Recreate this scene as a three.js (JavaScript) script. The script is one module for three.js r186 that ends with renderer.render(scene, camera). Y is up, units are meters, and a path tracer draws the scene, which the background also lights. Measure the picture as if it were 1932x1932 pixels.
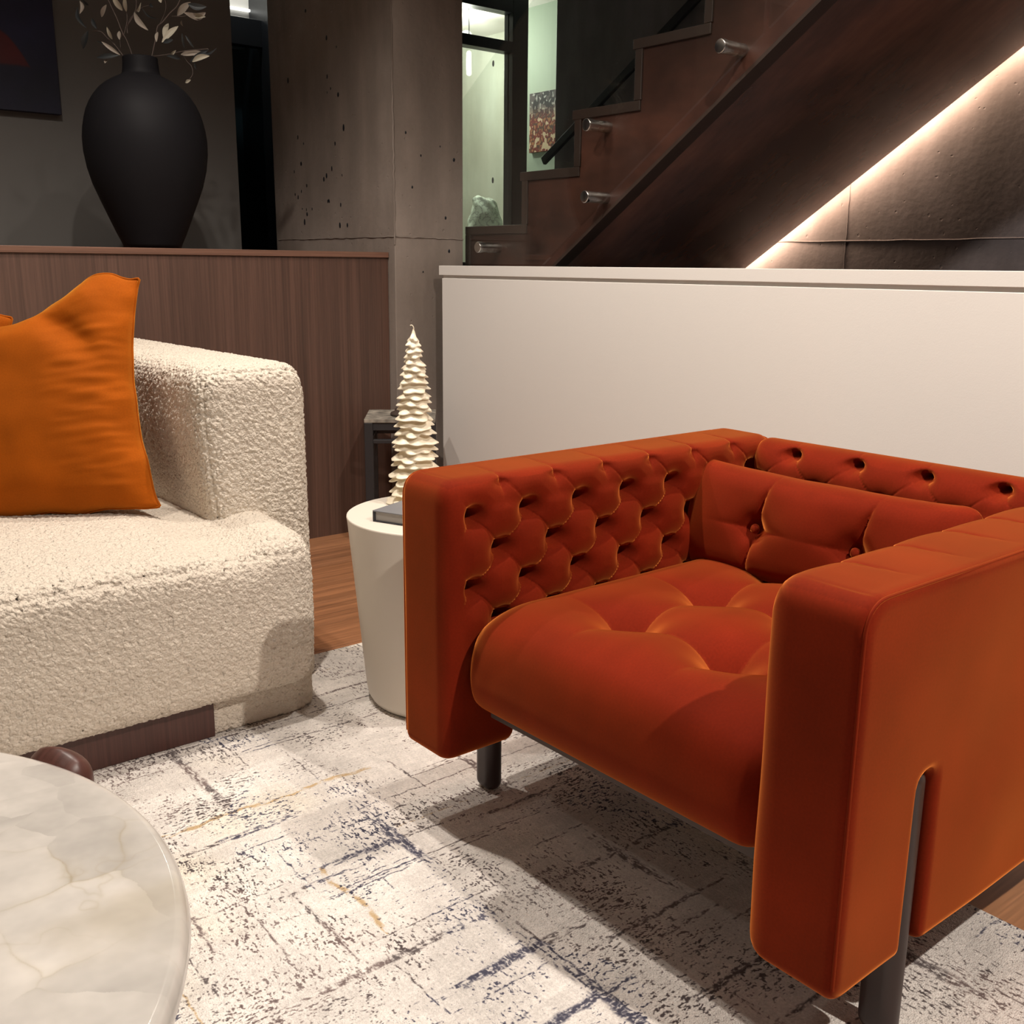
import * as THREE from 'three';
import { RoundedBoxGeometry } from 'three/addons/geometries/RoundedBoxGeometry.js';
import { mergeGeometries } from 'three/addons/utils/BufferGeometryUtils.js';
import { RectAreaLightUniformsLib } from 'three/addons/lights/RectAreaLightUniformsLib.js';

// ---------------------------------------------------------------- camera, sky, lights, exposure
const scene = new THREE.Scene();
scene.background = new THREE.Color(0x020304);           // night outside
const camera = new THREE.PerspectiveCamera(52.65, 1, 0.05, 60);
camera.position.set(0, 1.07, 0);
camera.up.set(-0.18466717, 0.97287145, -0.13935271);
camera.lookAt(-0.75248182, 1.07 - 0.23117024, -0.61671017);
scene.add(camera);
const renderer = new THREE.WebGLRenderer({ antialias: true });
renderer.toneMapping = THREE.LinearToneMapping;
renderer.toneMappingExposure = 0.255;
renderer.shadowMap.enabled = true;
RectAreaLightUniformsLib.init();
const WARM = new THREE.Color().setRGB(1, 0.905, 0.81), GREEN = new THREE.Color().setRGB(0.97, 1, 0.86), LEDC = new THREE.Color().setRGB(1, 0.70, 0.47);
// recessed ceiling spots: [x, z, candela, half angle in degrees]
const CEIL = 2.75;
const SPOTS = [
  [-2.90, -0.80, 20, 70], [-2.02, -0.90, 40, 70], [0.72, -1.35, 82, 70],
  [-2.75, -1.75, 6, 66], [-1.30, -1.78, 32, 70], [-1.30, 0.7, 3.5, 62],
];

// ---------------------------------------------------------------- helpers
function rng(seed) { let s = seed >>> 0; return () => { s = (s + 0x6D2B79F5) >>> 0; let t = s; t = Math.imul(t ^ (t >>> 15), t | 1); t ^= t + Math.imul(t ^ (t >>> 7), t | 61); return ((t ^ (t >>> 14)) >>> 0) / 4294967296; }; }
const sm = (a, b, x) => { const t = Math.min(1, Math.max(0, (x - a) / (b - a))); return t * t * (3 - 2 * t); };
const mix = (a, b, t) => a + (b - a) * t;
const PERM = new Uint8Array(512); { const r = rng(77); const p = [...Array(256).keys()]; for (let i = 255; i > 0; i--) { const j = Math.floor(r() * (i + 1)); [p[i], p[j]] = [p[j], p[i]]; } for (let i = 0; i < 512; i++) PERM[i] = p[i & 255]; }
function n2(x, y) {            // gradient noise, about -1..1
  const xi = Math.floor(x), yi = Math.floor(y), fx = x - xi, fy = y - yi, X = xi & 255, Y = yi & 255;
  const u = fx * fx * fx * (fx * (fx * 6 - 15) + 10), v = fy * fy * fy * (fy * (fy * 6 - 15) + 10);
  const g = (h, a, b) => { switch (h & 7) { case 0: return a + b; case 1: return a - b; case 2: return -a + b; case 3: return -a - b; case 4: return 1.4 * a; case 5: return -1.4 * a; case 6: return 1.4 * b; default: return -1.4 * b; } };
  const aa = PERM[PERM[X] + Y], ba = PERM[PERM[X + 1] + Y], ab = PERM[PERM[X] + Y + 1], bb = PERM[PERM[X + 1] + Y + 1];
  return mix(mix(g(aa, fx, fy), g(ba, fx - 1, fy), u), mix(g(ab, fx, fy - 1), g(bb, fx - 1, fy - 1), u), v);
}
function n3(x, y, z) {
  const xi = Math.floor(x), yi = Math.floor(y), zi = Math.floor(z), fx = x - xi, fy = y - yi, fz = z - zi, X = xi & 255, Y = yi & 255, Z = zi & 255;
  const f = (t) => t * t * t * (t * (t * 6 - 15) + 10), u = f(fx), v = f(fy), w = f(fz);
  const g = (h, a, b, c) => { h &= 15; const p = h < 8 ? a : b, q = h < 4 ? b : h === 12 || h === 14 ? a : c; return ((h & 1) ? -p : p) + ((h & 2) ? -q : q); };
  const A = PERM[X] + Y, AA = PERM[A] + Z, AB = PERM[A + 1] + Z, B = PERM[X + 1] + Y, BA = PERM[B] + Z, BB = PERM[B + 1] + Z;
  return mix(mix(mix(g(PERM[AA], fx, fy, fz), g(PERM[BA], fx - 1, fy, fz), u), mix(g(PERM[AB], fx, fy - 1, fz), g(PERM[BB], fx - 1, fy - 1, fz), u), v),
    mix(mix(g(PERM[AA + 1], fx, fy, fz - 1), g(PERM[BA + 1], fx - 1, fy, fz - 1), u), mix(g(PERM[AB + 1], fx, fy - 1, fz - 1), g(PERM[BB + 1], fx - 1, fy - 1, fz - 1), u), v), w);
}
const fbm = (x, y, o = 4) => { let s = 0, a = 0.5; for (let i = 0; i < o; i++) { s += a * n2(x, y); x = x * 2.03 + 17.1; y = y * 2.03 + 9.7; a *= 0.5; } return s; };
function tex(w, h, sizeU, sizeV, fn, srgb = true) {          // fn(metres u, metres v) -> [r, g, b] 0..1
  const d = new Uint8Array(w * h * 4);
  for (let j = 0; j < h; j++) for (let i = 0; i < w; i++) {
    const c = fn((i + 0.5) / w * sizeU, (j + 0.5) / h * sizeV), k = (j * w + i) * 4;
    d[k] = Math.max(0, Math.min(255, c[0] * 255)); d[k + 1] = Math.max(0, Math.min(255, c[1] * 255)); d[k + 2] = Math.max(0, Math.min(255, c[2] * 255)); d[k + 3] = 255;
  }
  const t = new THREE.DataTexture(d, w, h, THREE.RGBAFormat);
  t.wrapS = t.wrapT = THREE.MirroredRepeatWrapping; t.magFilter = THREE.LinearFilter; t.minFilter = THREE.LinearMipmapLinearFilter; t.generateMipmaps = true;
  if (srgb) t.colorSpace = THREE.SRGBColorSpace;
  t.repeat.set(1 / sizeU, 1 / sizeV); t.needsUpdate = true;
  return t;
}
const grey = (v) => [v, v, v];
const col = (r, g, b) => new THREE.Color().setRGB(r, g, b);
const std = (o) => new THREE.MeshStandardMaterial(o), phy = (o) => new THREE.MeshPhysicalMaterial(o);
function boxUV(geo) {                                       // uv in metres by the face's own direction
  const g = geo.index ? geo.toNonIndexed() : geo, p = g.attributes.position, uv = new Float32Array(p.count * 2);
  const A = new THREE.Vector3(), B = new THREE.Vector3(), C = new THREE.Vector3();
  for (let i = 0; i < p.count; i += 3) {
    A.fromBufferAttribute(p, i); B.fromBufferAttribute(p, i + 1); C.fromBufferAttribute(p, i + 2);
    const n = B.clone().sub(A).cross(C.clone().sub(A)), x = Math.abs(n.x), y = Math.abs(n.y), z = Math.abs(n.z);
    [A, B, C].forEach((q, k) => { const a = x >= y && x >= z ? [q.z, q.y] : y >= z ? [q.x, q.z] : [q.x, q.y]; uv[(i + k) * 2] = a[0]; uv[(i + k) * 2 + 1] = a[1]; });
  }
  g.setAttribute('uv', new THREE.BufferAttribute(uv, 2));
  return g;
}
const merge = (list) => mergeGeometries(list.map((g) => { const q = g.index ? g.toNonIndexed() : g; for (const k of Object.keys(q.attributes)) if (!['position', 'normal', 'uv'].includes(k)) q.deleteAttribute(k); return q; }));
function bx(x0, x1, y0, y1, z0, z1, r = 0.003) {            // a box between limits, edges softened
  const w = x1 - x0, h = y1 - y0, d = z1 - z0, g = r > 0 ? new RoundedBoxGeometry(w, h, d, 2, Math.min(r, w / 2.01, h / 2.01, d / 2.01)) : new THREE.BoxGeometry(w, h, d);
  g.translate((x0 + x1) / 2, (y0 + y1) / 2, (z0 + z1) / 2);
  return boxUV(g);
}
const V = (x, y, z) => new THREE.Vector3(x, y, z);
const tube = (pts, r, seg = 24, rad = 8, closed = false) => new THREE.TubeGeometry(new THREE.CatmullRomCurve3(pts, closed), seg, r, rad, closed);
const used = {};
function numbered(name) { const k = used[name] = (used[name] ?? -1) + 1; return k ? `${name}_${String(k).padStart(3, '0')}` : name; }
function mesh(name, geo, m, parent) { const o = new THREE.Mesh(Array.isArray(geo) ? merge(geo) : geo, m); o.name = parent ? name : numbered(name); o.castShadow = o.receiveShadow = true; (parent ?? scene).add(o); return o; }
function thing(name, label, category, x = 0, y = 0, z = 0, group) { const o = new THREE.Group(); o.name = numbered(name); o.position.set(x, y, z); scene.add(o); return tag(o, label, category, group); }
function tag(o, label, category, group) { o.userData.label = label; o.userData.category = category; if (group) o.userData.group = group; return o; }
function structGroup(name, label) { const o = new THREE.Group(); o.name = numbered(name); o.userData.kind = 'structure'; o.userData.label = label; scene.add(o); return o; }
function struct(name, geo, m, label) { const o = mesh(name, geo, m); o.userData.kind = 'structure'; if (label) o.userData.label = label; return o; }
// smooth maximum / minimum for soft upholstered solids
const smax = (a, b, k) => { const h = Math.max(k - Math.abs(a - b), 0) / k; return Math.max(a, b) + h * h * k * 0.25; };
function sdfMesh(f, lo, hi, cell) {                         // surface nets over a signed distance, normals from its gradient
  const N = [0, 1, 2].map((i) => Math.ceil((hi[i] - lo[i]) / cell) + 1), [nx, ny, nz] = N, F = new Float32Array(nx * ny * nz), Bk = 6;
  for (let bz = 0; bz < nz; bz += Bk) for (let by = 0; by < ny; by += Bk) for (let bxx = 0; bxx < nx; bxx += Bk) {
    const ex = Math.min(bxx + Bk, nx), ey = Math.min(by + Bk, ny), ez = Math.min(bz + Bk, nz);
    const c = f(lo[0] + (bxx + ex - 1) / 2 * cell, lo[1] + (by + ey - 1) / 2 * cell, lo[2] + (bz + ez - 1) / 2 * cell), far = Math.abs(c) > Bk * cell * 1.35 + 0.012;
    for (let k = bz; k < ez; k++) for (let j = by; j < ey; j++) for (let i = bxx; i < ex; i++) F[(k * ny + j) * nx + i] = far ? c : f(lo[0] + i * cell, lo[1] + j * cell, lo[2] + k * cell);
  }
  const id = new Int32Array(nx * ny * nz).fill(-1), P = [], Nn = [], idx = [], e = cell * 0.4, at = (i, j, k) => (k * ny + j) * nx + i;
  const ED = [[0, 1], [2, 3], [4, 5], [6, 7], [0, 2], [1, 3], [4, 6], [5, 7], [0, 4], [1, 5], [2, 6], [3, 7]], v = new Float32Array(8);
  for (let k = 0; k < nz - 1; k++) for (let j = 0; j < ny - 1; j++) for (let i = 0; i < nx - 1; i++) {
    let m = 0; for (let q = 0; q < 8; q++) { v[q] = F[at(i + (q & 1), j + ((q >> 1) & 1), k + (q >> 2))]; if (v[q] < 0) m |= 1 << q; }
    if (m === 0 || m === 255) continue;
    let x = 0, y = 0, z = 0, n = 0;
    for (const [a, b] of ED) if ((v[a] < 0) !== (v[b] < 0)) { const t = v[a] / (v[a] - v[b]); x += mix(a & 1, b & 1, t); y += mix((a >> 1) & 1, (b >> 1) & 1, t); z += mix(a >> 2, b >> 2, t); n++; }
    x = lo[0] + (i + x / n) * cell; y = lo[1] + (j + y / n) * cell; z = lo[2] + (k + z / n) * cell;
    const c = f(x, y, z); let gx = f(x + e, y, z) - f(x - e, y, z), gy = f(x, y + e, z) - f(x, y - e, z), gz = f(x, y, z + e) - f(x, y, z - e); const l = Math.hypot(gx, gy, gz) || 1; gx /= l; gy /= l; gz /= l;
    const s = Math.max(-cell * 0.5, Math.min(cell * 0.5, c * 2 * e / l)); 
    id[at(i, j, k)] = P.length / 3; P.push(x - gx * s, y - gy * s, z - gz * s); Nn.push(gx, gy, gz);
  }
  const quad = (a, b, c, d, flip) => { if (a < 0 || b < 0 || c < 0 || d < 0) return; flip ? idx.push(a, c, b, a, d, c) : idx.push(a, b, c, a, c, d); };
  for (let k = 1; k < nz - 1; k++) for (let j = 1; j < ny - 1; j++) for (let i = 1; i < nx - 1; i++) {
    const a = F[at(i, j, k)] < 0;
    if (a !== F[at(i + 1, j, k)] < 0) quad(id[at(i, j - 1, k - 1)], id[at(i, j, k - 1)], id[at(i, j, k)], id[at(i, j - 1, k)], !a);
    if (a !== F[at(i, j + 1, k)] < 0) quad(id[at(i - 1, j, k - 1)], id[at(i - 1, j, k)], id[at(i, j, k)], id[at(i, j, k - 1)], !a);
    if (a !== F[at(i, j, k + 1)] < 0) quad(id[at(i - 1, j - 1, k)], id[at(i, j - 1, k)], id[at(i, j, k)], id[at(i - 1, j, k)], !a);
  }
  // uv in metres by the dominant direction of each triangle; vertices doubled only where directions meet
  const key = new Map(), op = [], on = [], ou = [], oi = [];
  for (let t = 0; t < idx.length; t += 3) {
    let x = 0, y = 0, z = 0; for (let q = 0; q < 3; q++) { const n = idx[t + q] * 3; x += Nn[n]; y += Nn[n + 1]; z += Nn[n + 2]; }
    x = Math.abs(x); y = Math.abs(y); z = Math.abs(z); const ax = x >= y && x >= z ? 0 : y >= z ? 1 : 2;
    for (let q = 0; q < 3; q++) {
      const n = idx[t + q], kk = n * 3 + ax; let w = key.get(kk);
      if (w === undefined) { w = op.length / 3; key.set(kk, w); const px = P[n * 3], py = P[n * 3 + 1], pz = P[n * 3 + 2]; op.push(px, py, pz); on.push(Nn[n * 3], Nn[n * 3 + 1], Nn[n * 3 + 2]); ou.push(ax === 0 ? pz : px, ax === 1 ? pz : py); }
      oi.push(w);
    }
  }
  const g = new THREE.BufferGeometry();
  g.setAttribute('position', new THREE.Float32BufferAttribute(op, 3)); g.setAttribute('normal', new THREE.Float32BufferAttribute(on, 3)); g.setAttribute('uv', new THREE.Float32BufferAttribute(ou, 2)); g.setIndex(oi);
  return g;
}
function mirrorX(g) { const q = g.clone(), p = q.attributes.position, n = q.attributes.normal, ix = q.index.array.slice(); for (let i = 0; i < p.count; i++) { p.setX(i, -p.getX(i)); n.setX(i, -n.getX(i)); } for (let i = 0; i < ix.length; i += 3) { const t = ix[i]; ix[i] = ix[i + 1]; ix[i + 1] = t; } q.setIndex(new THREE.BufferAttribute(ix, 1)); return q; }

// ---------------------------------------------------------------- materials
const concreteT = (base, seed, amp = 0.10) => tex(768, 768, 1.6, 1.6, (u, v) => {
  const a = fbm(u * 2.1 + seed, v * 1.3, 5), b = fbm(u * 9 + seed, v * 2.2 + 3, 4), c = n2(u * 120, v * 120) * 0.35 + n2(u * 55, v * 55 + 9) * 0.3;
  const hole = n2(u * 42 + seed, v * 42) * n2(u * 7 + 2, v * 7 + seed) > 0.62 ? -0.16 : 0;
  const k = 1 + a * amp * 3.2 + b * amp * 1.3 + c * amp * 0.35 + hole;
  return [base[0] * k, base[1] * k * (1 + a * 0.03), base[2] * k * (1 + a * 0.06)];
});
const concreteBump = tex(512, 512, 0.9, 0.9, (u, v) => grey(0.6 + fbm(u * 40, v * 40, 4) * 0.25 + fbm(u * 6, v * 6) * 0.15 - (n2(u * 55, v * 55) > 0.72 ? 0.5 : 0)), false);
const M = {};
M.concrete = std({ map: concreteT([0.50, 0.455, 0.42], 3), bumpMap: concreteBump, bumpScale: 0.002, roughness: 0.85 });
M.concreteBack = std({ map: concreteT([0.50, 0.47, 0.48], 31), bumpMap: concreteBump, bumpScale: 0.002, roughness: 0.85 });
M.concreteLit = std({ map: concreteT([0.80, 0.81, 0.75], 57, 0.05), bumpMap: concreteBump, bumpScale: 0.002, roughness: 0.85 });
M.whiteWall = std({ color: col(0.73, 0.70, 0.66), roughness: 0.62, bumpMap: tex(256, 256, 0.25, 0.25, (u, v) => grey(0.5 + n2(u * 260, v * 260) * 0.3 + n2(u * 90, v * 90) * 0.2), false), bumpScale: 0.00015 });
M.greyWall = std({ color: col(0.125, 0.12, 0.112), roughness: 0.8 });
M.roomWall = std({ color: col(0.32, 0.30, 0.28), roughness: 0.9 });
M.ceiling = std({ color: col(0.60, 0.58, 0.55), roughness: 0.95 });
M.green = std({ color: col(0.36, 0.44, 0.35), roughness: 0.7 });
M.white = std({ color: col(0.78, 0.76, 0.72), roughness: 0.5 });
M.black = std({ color: col(0.012, 0.014, 0.018), roughness: 0.35 });
const woodGrain = (r, g, b, along) => (u, v) => {
  if (along === 'u') [u, v] = [v, u];
  const w = n2(u * 6, v * 1.5) * 0.003, x = u + w;
  const s = n2(x * 120, v * 1.1) * 0.5 + n2(x * 340 + 9, v * 2.2) * 0.34 + n2(x * 31 + 3, v * 0.7) * 0.5, p = n2(x * 900, v * 14) * 0.16, k = 1 + s * 0.27 + p * 0.5;
  return [r * k, g * k * (1 + s * 0.02), b * k * (1 + s * 0.05)];
};
M.walnut = std({ map: tex(1024, 768, 1.3, 1.2, woodGrain(0.325, 0.230, 0.187, 'v')), roughness: 0.55 });
M.walnutTrim = std({ map: tex(512, 512, 1.2, 0.4, woodGrain(0.43, 0.305, 0.245, 'u')), roughness: 0.5 });
M.dark = std({ map: tex(256, 512, 0.3, 1, woodGrain(0.30, 0.185, 0.16, 'v')), roughness: 0.45 });
M.leg = std({ color: col(0.032, 0.016, 0.014), roughness: 0.42 });
M.stair = phy({ map: tex(768, 384, 2.4, 1.2, (u, v) => { const a = fbm(u * 2.2 + 5, v * 3.3, 5), b = fbm(u * 14, v * 40, 3), k = 1 + a * 0.75 + b * 0.10; return [0.41 * k, 0.262 * k, 0.21 * k]; }), roughness: 0.26, clearcoat: 0.3, clearcoatRoughness: 0.2 });
M.stairEdge = std({ color: col(0.040, 0.023, 0.017), roughness: 0.5 });
M.stringer = phy({ map: M.stair.map, color: col(0.42, 0.42, 0.44), roughness: 0.4 });
const planks = [0, 1, 2, 3].map((i) => std({ map: tex(512, 256, 1.6, 0.8, woodGrain([0.60, 0.55, 0.64, 0.57][i], [0.415, 0.375, 0.45, 0.385][i], [0.285, 0.255, 0.31, 0.255][i], 'u')), roughness: 0.5 }));
for (const p of planks) p.map.rotation = Math.PI / 2;
const nap = tex(512, 512, 0.8, 0.8, (u, v) => { const k = 0.86 + fbm(u * 5, v * 5, 4) * 0.18 + n2(u * 300, v * 300) * 0.05; return [k, k, k]; });
M.velvet = phy({ color: col(0.245, 0.019, 0.0055), map: nap, roughness: 0.8, specularIntensity: 0.1, sheen: 1, sheenRoughness: 0.72, sheenColor: col(2.6, 0.80, 0.17) });
M.pillow = phy({ color: col(0.46, 0.10, 0.006), map: nap, roughness: 0.8, specularIntensity: 0.1, sheen: 1, sheenRoughness: 0.85, sheenColor: col(1.9, 0.86, 0.12) });
const bumpB = tex(512, 512, 0.16, 0.16, (u, v) => {
  const q = 210, X = u * q + n2(u * 90, v * 90) * 0.5, Y = v * q + n2(u * 90 + 40, v * 90) * 0.5, xi = Math.floor(X), yi = Math.floor(Y); let m = 9;
  for (let a = xi - 1; a <= xi + 1; a++) for (let b = yi - 1; b <= yi + 1; b++) { const h = PERM[(PERM[a & 255] + b) & 255], d = (X - a - (h & 15) / 15) ** 2 + (Y - b - (h >> 4) / 15) ** 2; if (d < m) m = d; }
  return grey(0.9 - Math.min(0.85, m * 1.1) + n2(u * 500, v * 500) * 0.06);
}, false);
M.boucle = phy({ color: col(0.66, 0.585, 0.49), roughness: 0.95, bumpMap: bumpB, bumpScale: 0.0022, sheen: 0.3, sheenRoughness: 0.6, sheenColor: col(1, 0.93, 0.84) });
M.lacquer = phy({ color: col(0.72, 0.66, 0.57), roughness: 0.42 });
M.wax = phy({ color: col(0.88, 0.79, 0.615), roughness: 0.42, sheen: 0.25, sheenColor: col(1, 0.9, 0.7) });
M.vase = phy({ color: col(0.010, 0.0095, 0.011), roughness: 0.58, specularIntensity: 0.2 });
M.steel = std({ color: col(0.62, 0.60, 0.57), metalness: 1, roughness: 0.22 });
M.iron = std({ color: col(0.030, 0.028, 0.030), roughness: 0.5, metalness: 0.3 });
M.glass = phy({ color: col(0.97, 0.985, 0.975), roughness: 0.02, transmission: 1, thickness: 0, ior: 1.5 });
M.nightGlass = phy({ color: col(0.6, 0.72, 0.75), roughness: 0.04, transmission: 1, thickness: 0, ior: 1.5 });
const emit = (c, i) => std({ color: col(0.05, 0.05, 0.05), emissive: c, emissiveIntensity: i });

// ---------------------------------------------------------------- setting
const floor = structGroup('floor', 'oak plank floor around and under the abstract rug');
mesh('subfloor', bx(-3.8, 3, -0.16, -0.030, -2.52, 3, 0), M.roomWall, floor);
{
  const r = rng(5), W = 0.19;
  for (let i = 0, x = -3.66; x < 1.2; i++, x += W) {
    let z = -2.5 - r() * 1.4;
    while (z < 1.2) {
      const L = 1.3 + r() * 0.9, z0 = Math.max(z, -2.5), z1 = Math.min(z + L, 1.4);
      const hid = x > -2.3 && x < 0.2 && z0 > -1.45;                                   // wholly under the rug
      if (z1 - z0 > 0.05 && !hid) { const g = bx(x + 0.0008, x + W - 0.0008, -0.030, -0.012 + r() * 0.0006, z0 + 0.0008, z1 - 0.0008, 0.0012); const s = r() * 3; const uv = g.attributes.uv; for (let q = 0; q < uv.count; q++) { const a = uv.getX(q), b = uv.getY(q); uv.setXY(q, b + s, a + s); } mesh('plank', g, std0(i, r), floor); }
      z += L;
    }
  }
  function std0(i, r) { return planks[Math.floor(r() * 4)]; }
}
for (const p of planks) p.map.rotation = 0;
// low panelled wall with the vase ledge, and the grey wall behind it
const wood = structGroup('wall_left', 'low walnut veneer wall behind the sofa with a flat ledge');
mesh('veneer_panel', bx(-4.58, -3.65, -0.03, 1.098, -2.331, 3, 0.001), M.walnut, wood);
mesh('top_trim', bx(-4.58, -3.642, 1.098, 1.12, -2.331, 3, 0.002), M.walnutTrim, wood);
struct('wall_left_upper', bx(-4.78, -4.6, 0, 4.5, -2.147, 3, 0.002), M.greyWall, 'dark grey wall behind the black vase');
// board-formed concrete column
const column = structGroup('column', 'bare concrete column between the walnut wall and the white half wall');
mesh('shaft', bx(-4.62, -3.6, -0.03, 4.5, -2.672, -2.333, 0.004), M.concrete, column);
{
  const r = rng(9), rag = (a, b, n) => { const pts = []; for (let i = 0; i <= n; i++) pts.push(V(mix(a[0], b[0], i / n) + (r() - 0.5) * 0.003, mix(a[1], b[1], i / n) + (r() - 0.5) * 0.003, mix(a[2], b[2], i / n) + (r() - 0.5) * 0.003)); return pts; };
  mesh('form_seam', [tube(rag([-4.6, 1.180, -2.3325], [-3.6, 1.180, -2.3325], 40), 0.0028, 120, 5), tube(rag([-3.5995, 1.180, -2.335], [-3.5995, 1.176, -2.67], 16), 0.0028, 60, 5), tube(rag([-3.601, 1.15, -2.334], [-3.601, 2.6, -2.334], 60), 0.0035, 200, 5)], M.concrete, column);
  const holes = []; for (let i = 0; i < 34; i++) { const s = new THREE.SphereGeometry(0.003 + r() * 0.005, 7, 5); s.scale(1, 1 + r(), 0.25); s.translate(-3.95 - r() * 0.5, 1.22 + Math.pow(r(), 2) * 0.9, -2.3325); holes.push(s); }
  for (let i = 0; i < 8; i++) { const s = new THREE.SphereGeometry(0.003 + r() * 0.003, 7, 5); s.scale(0.25, 1.3, 1); s.translate(-3.5995, 0.9 + r() * 0.8, -2.38 - r() * 0.25); holes.push(s); }
  mesh('air_holes', holes, M.black, column).userData.kind = 'stuff';
}
// white half wall
const half = structGroup('wall_right', 'white painted half wall behind the armchair with a slim square cap');
mesh('wall_panel', bx(-3.512, 3, -0.03, 1.020, -2.66, -2.5, 0.002), M.whiteWall, half);
mesh('shadow_gap', bx(-3.515, 3, 1.016, 1.034, -2.65, -2.509, 0), M.whiteWall, half);
mesh('wall_cap', bx(-3.53, 3, 1.0315, 1.0697, -2.66, -2.497, 0.002), M.whiteWall, half);
// stairwell back wall
const back = structGroup('wall_back', 'grey concrete wall beside and below the staircase');
mesh('concrete_face', bx(-4.515, 3, -0.03, 4.5, -4.2, -3.98, 0.003), M.concreteBack, back);
{
  const r = rng(15), pts = []; for (let i = 0; i <= 60; i++) pts.push(V(-3.4 + i * 0.08, 1.187 + (r() - 0.5) * 0.004, -3.9795)); 
  const pv = []; for (let i = 0; i <= 16; i++) pv.push(V(-2.63 + (r() - 0.5) * 0.004, 1.0 + i * 0.03, -3.9795));
  mesh('form_seam', [tube(pts, 0.0035, 180, 5), tube(pv, 0.002, 40, 5)], M.concreteBack, back);
}
struct('ceiling', [bx(-4.78, 3, CEIL, CEIL + 0.25, -2.5, 3, 0)], M.ceiling, 'plain ceiling over the living room');
struct('ceiling_stairwell', [bx(-7.5, 3, 4.5, 4.7, -5.2, -2.2, 0), bx(-4.5, 3, CEIL + 0.25, 4.5, -2.5, -2.3, 0)], M.roomWall, 'high ceiling over the staircase');
struct('wall_front', bx(-4.78, 3.2, -0.16, CEIL, 3, 3.2, 0), M.roomWall, 'wall behind the camera');
struct('wall_side', bx(3, 3.2, -0.16, 4.5, -4.2, 3, 0), M.roomWall, 'wall to the side of the camera');
// entry landing, lit room beyond
struct('floor_landing', [bx(-4.95, -3.15, 0.85, 1.03, -4.45, -2.69, 0), bx(-7.2, -4.95, 0.85, 1.03, -5.0, -2.69, 0)], M.roomWall, 'raised entry floor at the foot of the staircase');
struct('wall_entry', bx(-5.40, -4.4, 1.03, 2.64, -4.6, -4.45, 0.002), M.green, 'pale green lit wall at the entry beside the staircase');
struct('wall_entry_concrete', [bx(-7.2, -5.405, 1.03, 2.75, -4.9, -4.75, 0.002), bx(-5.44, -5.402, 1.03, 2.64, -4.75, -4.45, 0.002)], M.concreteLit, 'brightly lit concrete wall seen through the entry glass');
struct('wall_entry_end', bx(-7.4, -7.2, 1.03, 2.75, -4.75, -2.7, 0), M.white, 'white end wall of the lit entry room');
struct('wall_entry_side', bx(-7.2, -4.63, 1.03, 2.75, -2.79, -2.73, 0), M.white, 'white side wall of the lit entry room');
struct('wall_gap', bx(-7.2, -4.63, -0.1, 4.5, -2.725, -2.672, 0), M.black, 'dark return wall in the gap left of the column');
struct('ceiling_entry', [bx(-7.2, -4.96, 2.62, 2.8, -4.75, -2.69, 0), bx(-4.96, -4.53, 2.62, 2.8, -4.45, -2.69, 0)], M.white, 'low ceiling over the entry');
{
  const w = structGroup('window_1', 'black framed glass entry screen beside the column');
  mesh('post', bx(-4.96, -4.88, 1.03, 2.62, -4.088, -3.975, 0.003), M.black, w);
  mesh('post', bx(-4.96, -4.88, 1.03, 2.53, -2.85, -2.77, 0.003), M.black, w);
  mesh('transom', bx(-4.96, -4.88, 2.245, 2.302, -3.975, -2.85, 0.003), M.black, w);
  mesh('top_rail', bx(-4.96, -4.88, 2.452, 2.62, -3.975, -2.85, 0.003), M.black, w);
  mesh('bottom_rail', bx(-4.96, -4.88, 1.03, 1.09, -3.975, -2.85, 0.003), M.black, w);
  mesh('pane', bx(-4.925, -4.915, 1.09, 2.245, -3.975, -2.85, 0), M.glass, w);
  mesh('pane', bx(-4.925, -4.915, 2.302, 2.452, -3.975, -2.85, 0), M.glass, w);
  const ties = []; for (const y of [1.661, 2.433]) { const s = new THREE.SphereGeometry(0.014, 12, 8); s.scale(0.8, 1.5, 0.35); s.translate(-6.045, y, -4.75); ties.push(s); }
  mesh('tie_holes', ties, M.iron, scene.getObjectByName('wall_entry_concrete'));
}
{
  const w = structGroup('window_2', 'dark night window in the gap left of the column');
  mesh('header', bx(-5.42, -5.36, 2.172, 2.305, -3.2, -2.1, 0.003), M.black, w);
  mesh('pane', bx(-5.395, -5.385, 0.3, 2.172, -3.2, -2.1, 0), M.nightGlass, w);
  mesh('post', bx(-5.42, -5.36, 0.2, 2.172, -2.2, -2.1, 0.003), M.black, w);
  struct('ceiling_cove', [bx(-5.62, -5.50, 2.2, 3.2, -3.3, -1.9, 0)], M.white, 'white lit bulkhead above the dark window');
  struct('wall_night', bx(-5.75, -5.64, -0.1, 2.2, -3.3, -1.9, 0), std({ color: col(0.02, 0.035, 0.045), roughness: 0.6 }), 'dark surface behind the night window');
}

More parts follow.
